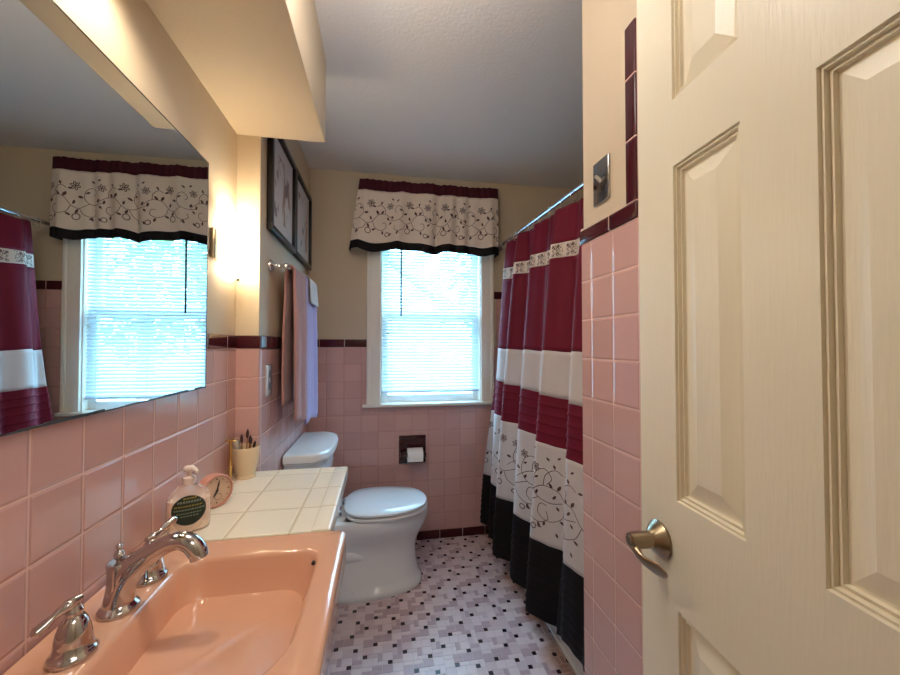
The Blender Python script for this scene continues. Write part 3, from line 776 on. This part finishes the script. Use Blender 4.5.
# clock
ck = thing('alarm_clock', 'small round pink clock leaning behind the soap bottle', 'clock', (-.482, 1.230, ZV), rz=R(-40+90)); ck.scale = (.92, .92, .92)
def cyl_y(bm, prof, seg=40, zc=.052, caps=(True, True)): lathe(bm, prof, (0, 0, zc), 'Y', seg, caps)
pk = mat('clock_pink', lin(208, 148, 130), .35)
b = BM(); cyl_y(b, [(.040, .026), (.050, .020), (.052, .0), (.052, -.012), (.049, -.016), (.0455, -.016), (.0455, -.010), (.0, -.010)], caps=(True, False)); obj('case', b, pk, ck, smooth=40, local=True)
b = BM(); cyl_y(b, [(.0455, -.0105), (.0, -.0108)], caps=(False, False)); fc = obj('dial', b, mat('dial_cream', lin(206, 176, 152), .5), ck, local=True)
b = BM()
for k in range(12):
    a = k*PI/6; x, zc_ = .037*math.sin(a), .052+.037*math.cos(a); r0 = .002 if k % 3 else .003
    b.faces.new([b.verts.new((x+r0*math.sin(q*PI/3), -.0112, zc_+r0*math.cos(q*PI/3))) for q in range(6)])
lathe(b, [(.011, -.0112), (.0095, -.0112)], (.004, 0, .033), 'Y', 20, (False, False))
obj('hour_marks', b, mat('mark_brown', lin(120, 84, 74), .5), fc, local=True)
b = BM()
def hand(b, ang, l, w):
    ca, sa = math.sin(ang), math.cos(ang)
    for s0, s1, w0, w1 in ((-.008, l*.6, w*.7, w), (l*.6, l, w, .0006)):
        b.faces.new([b.verts.new((t*ca+q*sa, -.0122, .052+t*sa-q*ca)) for t, q in ((s0, -w0), (s0, w0), (s1, w1), (s1, -w1))])
hand(b, R(14), .034, .0028); hand(b, R(212), .022, .0028); lathe(b, [(.004, -.0118), (.004, -.0135), (.0, -.0135)], (0, 0, .052), 'Y', 14, (True, False))
obj('hands', b, M['black'], ck, local=True)
for sx in (-1, 1):
    b = BM(); lathe(b, [(.0045, 0), (.006, .004), (.004, .008)], (sx*.026, .0, 0), seg=14); obj('foot', b, pk, ck, smooth=40, local=True)
# cup with brushes
cx, cy = -.482, 1.487
cu = thing('tumbler', 'cream footed bathroom tumbler holding brushes at the counter corner', 'cup', (cx, cy, ZV+.0005))
b = BM(); lathe(b, [(.033, 0), (.034, .003), (.030, .010), (.0325, .016), (.041, .05), (.045, .085), (.046, .108), (.0445, .110), (.043, .108), (.042, .085), (.038, .05), (.028, .02), (.0, .018)], (cx, cy, ZV+.0005), seg=36, caps=(True, False))
obj('cup_body', b, mat('ceramic_cream', lin(228, 204, 168), .25), cu, smooth=50)
br0 = None
wood = mat('brush_wood', lin(150, 88, 52), .4); bris = mat('bristle_dark', lin(66, 34, 28), .8)
BL = ['thin brown brush in the tumbler, leaning left', 'tallest brown brush standing in the tumbler', 'brown brush in the tumbler leaning right', 'short brown brush at the back of the tumbler', 'short dark-tipped brush at the right side of the tumbler']
for k, (dx, dy, tx, ty, h) in enumerate(((-.010, -.012, -.012, -.01, .155), (.0, .0, .002, .012, .170), (.010, -.006, .016, -.004, .150), (.004, .014, .012, .020, .138), (.022, .0, .031, .0, .128))):
    p0 = Vector((cx+dx*.6, cy+dy*.6, ZV+.022)); p1 = Vector((cx+tx, cy+ty, ZV+h)); d = p1-p0
    t_ = thing('brush', BL[k], 'brush', p0, 'brushes in the tumbler')
    b = BM(); tube(b, [p0, p0+d*.5, p0+d*.78], [.0024, .0028, .0022], 10); obj('stem', b, wood, t_, smooth=60)
    b = BM(); tube(b, [p0+d*.78, p0+d*.82, p0+d*.92, p1], [.003, .0048, .0052, .0012], 12); obj('bristles', b, bris, t_, smooth=60)
tb = thing('paste_tube', 'small pale tube with silvery cap standing in the left side of the tumbler', 'tube', (cx-.02, cy-.012, ZV+.024))
b = BM(); p0 = Vector((cx-.014, cy-.006, ZV+.024)); p1 = Vector((cx-.024, cy-.012, ZV+.10)); tube(b, [p0, p1], [.010, .0115], 18); obj('body', b, mat('tube_white', lin(226, 220, 206), .3), tb, smooth=40)
b = BM(); d = (p1-p0).normalized(); tube(b, [p1, p1+d*.004, p1+d*.034, p1+d*.036], [.0115, .0125, .0125, .011], 18); obj('cap', b, mat('cap_silver', lin(196, 190, 176), .25, .6), tb, smooth=40)
sk = thing('brass_stick', 'slim brass-toned stick with flat top beside the tumbler', 'holder', (-.508, 1.418, ZV))
b = BM(); lathe(b, [(.010, 0), (.010, .003), (.0065, .008), (.0058, .03), (.0052, .06), (.0068, .062), (.0068, .066), (.0052, .068), (.0058, .12), (.0062, .146)], (-.508, 1.418, ZV), seg=20); obj('stem', b, M['brass'], sk, smooth=50)
b = BM(); box(b, (-.524, 1.408, ZV+.145), (-.490, 1.428, ZV+.152), .003); obj('head', b, M['brass'], sk, smooth=50)

# ------------------------------------------------------------------ alcove wall: pictures, towel bar, towels, plate
def art_mat(name, seed):
    m = bpy.data.materials.new(name); t = NT(m); t.b.inputs['Roughness'].default_value = .6
    g = t.new('ShaderNodeNewGeometry').outputs['Position']
    mp = t.new('ShaderNodeMapping'); t.l.new(g, mp.inputs[0]); mp.inputs['Location'].default_value = (seed, seed*2.1, seed); mp.inputs['Scale'].default_value = (1, 1, .55)
    n1 = t.new('ShaderNodeTexNoise'); t.l.new(mp.outputs[0], n1.inputs[0]); n1.inputs['Scale'].default_value = 7; n1.inputs['Detail'].default_value = 6; n1.inputs['Distortion'].default_value = 1.2
    n2 = t.new('ShaderNodeTexNoise'); t.l.new(mp.outputs[0], n2.inputs[0]); n2.inputs['Scale'].default_value = 16; n2.inputs['Detail'].default_value = 5
    c1 = t.mix(t.sstep(n1.outputs[0], .52, .62), lin(206, 198, 194), lin(150, 118, 98))
    t.l.new(t.mix(t.sstep(n2.outputs[0], .58, .68), c1, lin(120, 104, 104)), t.b.inputs['Base Color'])
    return m
for k, (y0, y1, lb_) in enumerate(((1.625, 2.055, 'black framed brownish sketch nearer the sconce, above the towel bar'), (2.062, 2.492, 'black framed brownish sketch in the corner by the window wall'))):
    z0, z1 = 1.752, 2.208; xw = XA-.005
    p = thing('framed_picture', lb_, 'picture', (xw, (y0+y1)/2, z0), 'framed sketches above the towels')
    b = BM(); w = .026
    for lo, hi in (((y0, z0), (y1, z0+w)), ((y0, z1-w), (y1, z1)), ((y0, z0+w), (y0+w, z1-w)), ((y1-w, z0+w), (y1, z1-w))):
        box(b, (xw+.001, lo[0], lo[1]), (xw+.024, hi[0], hi[1]), .003)
    obj('frame', b, M['black'], p, smooth=40)
    b = BM(); box(b, (xw+.002, y0+w-.002, z0+w-.002), (xw+.009, y1-w+.002, z1-w+.002)); obj('mat_board', b, mat('mat_pale_%d' % k, lin(204, 196, 192), .8), p)
    b = BM(); box(b, (xw+.0088, y0+w+.05, z0+w+.06), (xw+.0096, y1-w-.05, z1-w-.06)); obj('artwork', b, art_mat('sketch_%d' % k, 3.1+5*k), p)
bx, bz = -.395, 1.615
tbar = thing('towel_bar', 'chrome towel bar on the wall under the framed pictures', 'towel bar', (bx, 2.0, bz))
b = BM(); lathe(b, [(.008, 1.675), (.008, 2.355)], (bx, 0, bz), 'Y', 18); obj('bar', b, M['chrome'], tbar, smooth=60)
for y in (1.68, 2.35):
    b = BM(); lathe(b, [(.024, XA-.005), (.025, XA+.0), (.018, XA+.008), (.009, XA+.014), (.008, bx-.010), (.0125, bx-.006), (.0135, bx+.002), (.010, bx+.010), (.0, bx+.013)], (0, y, bz), 'X', 22, (True, False)); obj('bracket', b, M['chrome'], tbar, smooth=60)
def towel(name, label, y0, y1, zf, zb, th, m, fold, x0=bx, rbar=.012, seed=1, group=None, bulge=0):
    """cloth hung over the bar: front fall to zf, back fall to zb"""
    r = random.Random(seed); ph = [r.uniform(0, 6) for _ in range(4)]
    ny, out = 56, []
    rb = rbar+th/2
    prof = []
    nz = 26
    for k in range(nz): prof.append(('f', zf+(bz-zf)*k/nz))
    for k in range(9): prof.append(('a', PI*k/8))
    for k in range(1, nz+1): prof.append(('b', bz-(bz-zb)*k/nz))
    b = BM(); G = []
    for kind, v in prof:
        row = []
        for i in range(ny+1):
            s = i/ny; y = y0+(y1-y0)*s
            if kind == 'a': x = x0+rb*math.cos(v); z = bz+rb*math.sin(v); d = 0
            else:
                z = v; d = (bz-z); x = x0+rb if kind == 'f' else x0-rb
            k = min(1, d/.25)
            wv = fold*k*(.6*math.sin(s*2*PI*2.0+ph[0])+.4*math.sin(s*2*PI*3.3+ph[1]+d*1.5))
            if kind == 'f': x += wv*.7+fold*.35*k+.006*k*(d/.7)+bulge*k
            elif kind == 'b': x = max(XA+.006+th/2, x-.010*k)
            y += .006*math.sin(z*9+ph[2])*k
            if kind == 'f' and d > .5: z += .012*math.sin(s*7+ph[3])
            row.append(b.verts.new((x, y, z)))
        G.append(row)
    for a, c in zip(G, G[1:]):
        for i in range(ny): b.faces.new((a[i], a[i+1], c[i+1], c[i]))
    o = obj(name, b, m, smooth=180, origin=(x0, (y0+y1)/2, min(zf, zb)))
    sd = o.modifiers.new('thickness', 'SOLIDIFY'); sd.thickness = th; sd.offset = 0
    tag(o, label, 'towel', group)
    return o
towel('bath_towel', 'dusty pink bath towel hanging over the chrome bar', 1.75, 1.985, .945, 1.02, .009, M['tw_pink'], .014, seed=2)
towel('bath_towel', 'lavender bath towel hanging beside the pink one', 1.998, 2.30, .895, .97, .009, M['tw_lav'], .016, seed=5)
towel('washcloth', 'small off-white washcloth draped over the lavender towel', 2.04, 2.25, 1.50, 1.53, .005, M['tw_white'], .002, seed=8, rbar=.026, bulge=.016)
# outlet plate (seen edge on) and switch plate
pp = thing('outlet_plate', 'chrome outlet plate on pink tile under the towel bar', 'wall plate', (XA, 1.652, 1.14))
b = BM(); box(b, (XA-.002, 1.614, 1.080), (XA+.008, 1.690, 1.205), .0065, 5); obj('plate', b, mat('plate_bright', (.86, .86, .88, 1), .15, .6), pp, smooth=40)
b = BM()
for z in (1.118, 1.167): lathe(b, [(.0165, XA+.007), (.0165, XA+.0095), (.015, XA+.010), (.0, XA+.010)], (0, 1.652, z), 'X', 22, (True, False))
obj('socket', b, mat('outlet_dark', lin(44, 32, 30), .3), pp, smooth=40)
ps = thing('light_switch', 'chrome switch plate with white toggle on beige wall beside the door', 'light switch', (XS+.005, .924, 1.72))
b = BM(); box(b, (XS-.0015, .888, 1.667), (XS+.006, .961, 1.784), .0025, 3); obj('plate', b, mat('plate_chrome', (.40, .40, .41, 1), .12, 1), ps, smooth=40)
b = BM(); tube(b, [(XS+.0, .924, 1.724), (XS-.008, .924, 1.731), (XS-.017, .924, 1.737)], [(.006, .0045), (.005, .0042), (.0045, .004)], 12); obj('toggle', b, mat('toggle_white', lin(232, 226, 210), .3), ps, smooth=40)
for z in (1.697, 1.755):
    b = BM(); lathe(b, [(.0032, XS-.0012), (.0028, XS-.0026), (.0, XS-.003)], (0, .924, z), 'X', 12, (False, False)); obj('screw', b, M['nickel'], ps, smooth=40)

# ------------------------------------------------------------------ paper holder
ph = thing('paper_holder', 'dark maroon ceramic toilet paper holder set in pink tile', 'paper holder', (.2, YB, .508))
b = BM(); x0, x1, z0, z1 = .112, .288, .508, .690; w = .026
for lo, hi in (((x0, z0), (x1, z0+w)), ((x0, z1-w), (x1, z1)), ((x0, z0+w), (x0+w, z1-w)), ((x1-w, z0+w), (x1, z1-w))):
    box(b, (lo[0], YB-.012, lo[1]), (hi[0], YB+.0, hi[1]), .004, 3)
box(b, (x0+w-.002, YB-.003, z0+w-.002), (x1-w+.002, YB+.001, z1-w+.002))
obj('body', b, M['dark_t'], ph, smooth=40)
b = BM(); lathe(b, [(.011, x0+w), (.011, x1-w)], (0, YB-.062, .577), 'X', 16)
for x in (x0+.012, x1-.012): box(b, (x-.008, YB-.076, .560), (x+.008, YB-.008, .594), .006, 3)
obj('roller', b, M['dark_t'], ph, smooth=40)
b = BM(); lathe(b, [(.0175, .163), (.044, .163), (.045, .165), (.045, .259), (.044, .261), (.0175, .261), (.0175, .163)], (0, YB-.064, .577), 'X', 36, (False, False))
box(b, (.164, YB-.1095, .545), (.260, YB-.1085, .578))
tag(obj('toilet_paper', b, M['paper'], smooth=40, origin=(.21, YB-.05, .53)), 'white toilet paper roll on the dark maroon holder', 'toilet paper')

# ------------------------------------------------------------------ open door
DW, DH, DT = .572, 2.03, .035
ang = math.atan2(.997, .0767)
fe = Vector((.505, .677, .008)); d = Vector((math.cos(ang), math.sin(ang), 0)); hp = fe-d*DW
do = bpy.data.objects.new('door_1', None); COL.objects.link(do); do.location = hp; do.rotation_euler = (0, 0, ang); do['kind'] = 'structure'
def door_face(b, yf, sg):
    """six raised panels; yf face plane, sg +1 looks to +y"""
    st, mu = .101, .100; pw = (DW-2*st-mu)/2
    xs = [(st, st+pw), (st+pw+mu, st+2*pw+mu)]; zs = [(.225, .825), (1.01, 1.588), (1.704, 1.925)]
    X = [0, xs[0][0], xs[0][1], xs[1][0], xs[1][1], DW]; Z = [0, .225, .825, 1.01, 1.588, 1.704, 1.925, DH]
    for i in range(5):
        for j in range(7):
            if i in (1, 3) and j in (1, 3, 5):
                pr = [(0, 0), (.0012, .0045), (.0055, .0025), (.0070, .0085), (.0120, .0060), (.0135, .0115), (.0165, .0115), (.044, .0035)]
                R_ = [[(X[i]+q, yf-sg*dp, Z[j]+q), (X[i+1]-q, yf-sg*dp, Z[j]+q), (X[i+1]-q, yf-sg*dp, Z[j+1]-q), (X[i]+q, yf-sg*dp, Z[j+1]-q)] for q, dp in pr]
                loft(b, R_, (False, True))
            else:
                b.faces.new([b.verts.new(p) for p in ((X[i], yf, Z[j]), (X[i+1], yf, Z[j]), (X[i+1], yf, Z[j+1]), (X[i], yf, Z[j+1]))])
b = BM(); door_face(b, 0, 1); door_face(b, -DT, -1)
for q in (((0, 0, 0), (0, -DT, 0), (0, -DT, DH), (0, 0, DH)), ((DW, 0, 0), (DW, -DT, 0), (DW, -DT, DH), (DW, 0, DH)), ((0, 0, 0), (DW, 0, 0), (DW, -DT, 0), (0, -DT, 0)), ((0, 0, DH), (DW, 0, DH), (DW, -DT, DH), (0, -DT, DH))):
    b.faces.new([b.verts.new(p) for p in q])
bmesh.ops.remove_doubles(b, verts=b.verts, dist=1e-5)
obj('panel', b, M['door'], do, local=True, kind='structure')
kx, kz = DW-.056, .924
b = BM(); lathe(b, [(.032, .0), (.0325, .004), (.030, .007), (.020, .016), (.0145, .021), (.0125, .022)], (kx, 0, kz), 'Y', 36)
lathe(b, [(.0145, .02), (.0145, .040), (.0135, .058), (.0085, .060), (.0082, .062), (.0, .062)], (kx, 0, kz), 'Y', 24, (True, False))
h = obj('door_handle', b, M['nickel'], do, smooth=40, local=True, kind='structure')
b = BM(); tube(b, spline([(kx+.003, .050, kz-.002), (kx-.010, .053, kz-.012), (kx-.026, .051, kz-.020), (kx-.045, .045, kz-.022), (kx-.063, .041, kz-.020), (kx-.074, .040, kz-.018)], 7), lerp_list([(.010, .009), (.0085, .0065), (.0095, .0045), (.0125, .0038), (.0115, .0035), (.004, .001)], 7), 18)
obj('lever', b, M['nickel'], h, smooth=60, local=True, kind='structure')
b = BM(); box(b, (DW-.001, -.028, kz-.028), (DW+.001, -.007, kz+.028), .0005); box(b, (DW, -.022, kz-.008), (DW+.009, -.012, kz+.008), .002); obj('latch', b, M['nickel'], do, local=True, kind='structure')
b = BM()
for z in (.2, 1.0, 1.8): lathe(b, [(.006, z-.045), (.006, z+.045)], (-.004, -.006, 0), seg=14)
obj('hinge', b, M['nickel'], do, smooth=40, local=True, kind='structure')

# ------------------------------------------------------------------ outside
b = BM(); box(b, (-14, YB+.2, -1.2), (16, 22, -1.0)); struct('ground_lawn', b, mat('lawn', lin(96, 120, 70), .95, var=(3, .4)))
nh = thing('neighbour_house', 'pale gabled house seen through the blind', 'house', (-1.2, 9, -1))
b = BM(); box(b, (-5, 8, -1), (1.2, 13, 2.1)); f = [b.verts.new(p) for p in ((-5, 8, 2.1), (1.2, 8, 2.1), (-1.9, 8, 4.6))]; b.faces.new(f); obj('siding', b, mat('siding', lin(222, 224, 224), .7), nh)
b = BM(); loft(b, [[(-5.4, y, 2.0), (-1.9, y, 4.9), (1.6, y, 2.0), (1.6, y, 1.85), (-1.9, y, 4.7), (-5.4, y, 1.85)] for y in (7.7, 13.2)]); obj('roof', b, mat('shingle', lin(120, 116, 116), .9), nh)
tr = thing('garden_tree', 'leafy green tree beside the pale house outside', 'tree', (3.6, 8.5, -1))
b = BM(); tube(b, [(3.6, 8.5, -1), (3.65, 8.5, 1), (3.6, 8.4, 3)], [.18, .14, .09], 10); obj('trunk', b, mat('bark', lin(90, 74, 60), .9), tr, smooth=60)
b = BM(); r3 = random.Random(5)
for k in range(1500):
    while True:
        v = Vector((r3.uniform(-1, 1), r3.uniform(-1, 1), r3.uniform(-1, 1)))
        if .35 < v.length < 1: break
    c = Vector((3.6, 8.5, 3.1))+Vector((v.x*2.2, v.y*1.6, v.z*2.2)); a = Vector((r3.gauss(0, 1), r3.gauss(0, 1), r3.gauss(0, 1))).normalized(); e = a.orthogonal().normalized(); g2 = a.cross(e); s = r3.uniform(.1, .2)
    b.faces.new([b.verts.new(c+p) for p in (e*s, g2*s*.5, -e*s, -g2*s*.5)])
obj('foliage', b, translucent('leaf', lin(98, 140, 84), .3), tr)

# ------------------------------------------------------------------ light
w = bpy.data.worlds.new('sky'); scene.world = w; w.use_nodes = True
bg = w.node_tree.nodes['Background']; bg.inputs[0].default_value = (.36, .70, 1.0, 1); bg.inputs[1].default_value = 14
su = bpy.data.lights.new('sun', 'SUN'); su.energy = 2; su.angle = .02; su.color = (1, .96, .9)
so = bpy.data.objects.new('sun', su); COL.objects.link(so); so.rotation_euler = (R(50), 0, R(-25)); so.location = (0, 0, 9)
po_ = bpy.data.lights.new('window_portal', 'AREA'); po_.shape = 'RECTANGLE'; po_.size = .68; po_.size_y = 1.15; po_.cycles.is_portal = True
pq = bpy.data.objects.new('window_portal', po_); COL.objects.link(pq); pq.location = (.33, YB+T+.01, 1.48); pq.rotation_euler = (R(-90), 0, 0)
# ceiling lamp just inside the door
cl_ = thing('ceiling_lamp', 'round opal globe ceiling lamp just inside the bathroom door', 'ceiling light', (-.03, .74, ZC))
b = BM(); lathe(b, [(.07, 0), (.07, -.02), (.02, -.035), (.02, -.075), (.06, -.09), (.06, -.10)], (-.03, .74, ZC), seg=36, caps=(True, True)); obj('lamp_base', b, M['chrome'], cl_, smooth=40)
b = BM(); lathe(b, [(.058, -.095)]+[(.125*math.sin(R(a_)), -.20+.115*math.cos(R(a_))) for a_ in range(30, 181, 10)], (-.03, .74, ZC), seg=36, caps=(False, False)); obj('lamp_shade', b, emit('opal_glass_lit', (1, .94, .88, 1), 11), cl_, smooth=60)
# unseen glowing panel added in the hall, soft fill from behind the camera
hl = thing('hall_fill_panel', 'added wide flat fill light panel in the hall, out of view', 'ceiling light', (.85, -1.1, ZC))
b = BM(); box(b, (.5, -1.65, ZC-.05), (1.2, -.55, ZC), .01); obj('housing', b, M['trimw'], hl)
b = BM(); box(b, (.52, -1.63, ZC-.056), (1.18, -.57, ZC-.05)); obj('diffuser', b, emit('hall_fill_lit', (1, .97, .93, 1), 3), hl)

scene.view_settings.view_transform = 'Standard'; scene.view_settings.look = 'None'
scene.view_settings.exposure = .86; scene.view_settings.gamma = 1
try: scene.view_settings.use_curve_mapping = False
except Exception: pass
scene.cycles.use_denoising = True
scene.cycles.max_bounces = 10; scene.cycles.diffuse_bounces = 6; scene.cycles.glossy_bounces = 6; scene.cycles.transmission_bounces = 6
scene.cycles.sample_clamp_indirect = 8
scene.cycles.caustics_reflective = False; scene.cycles.caustics_refractive = False
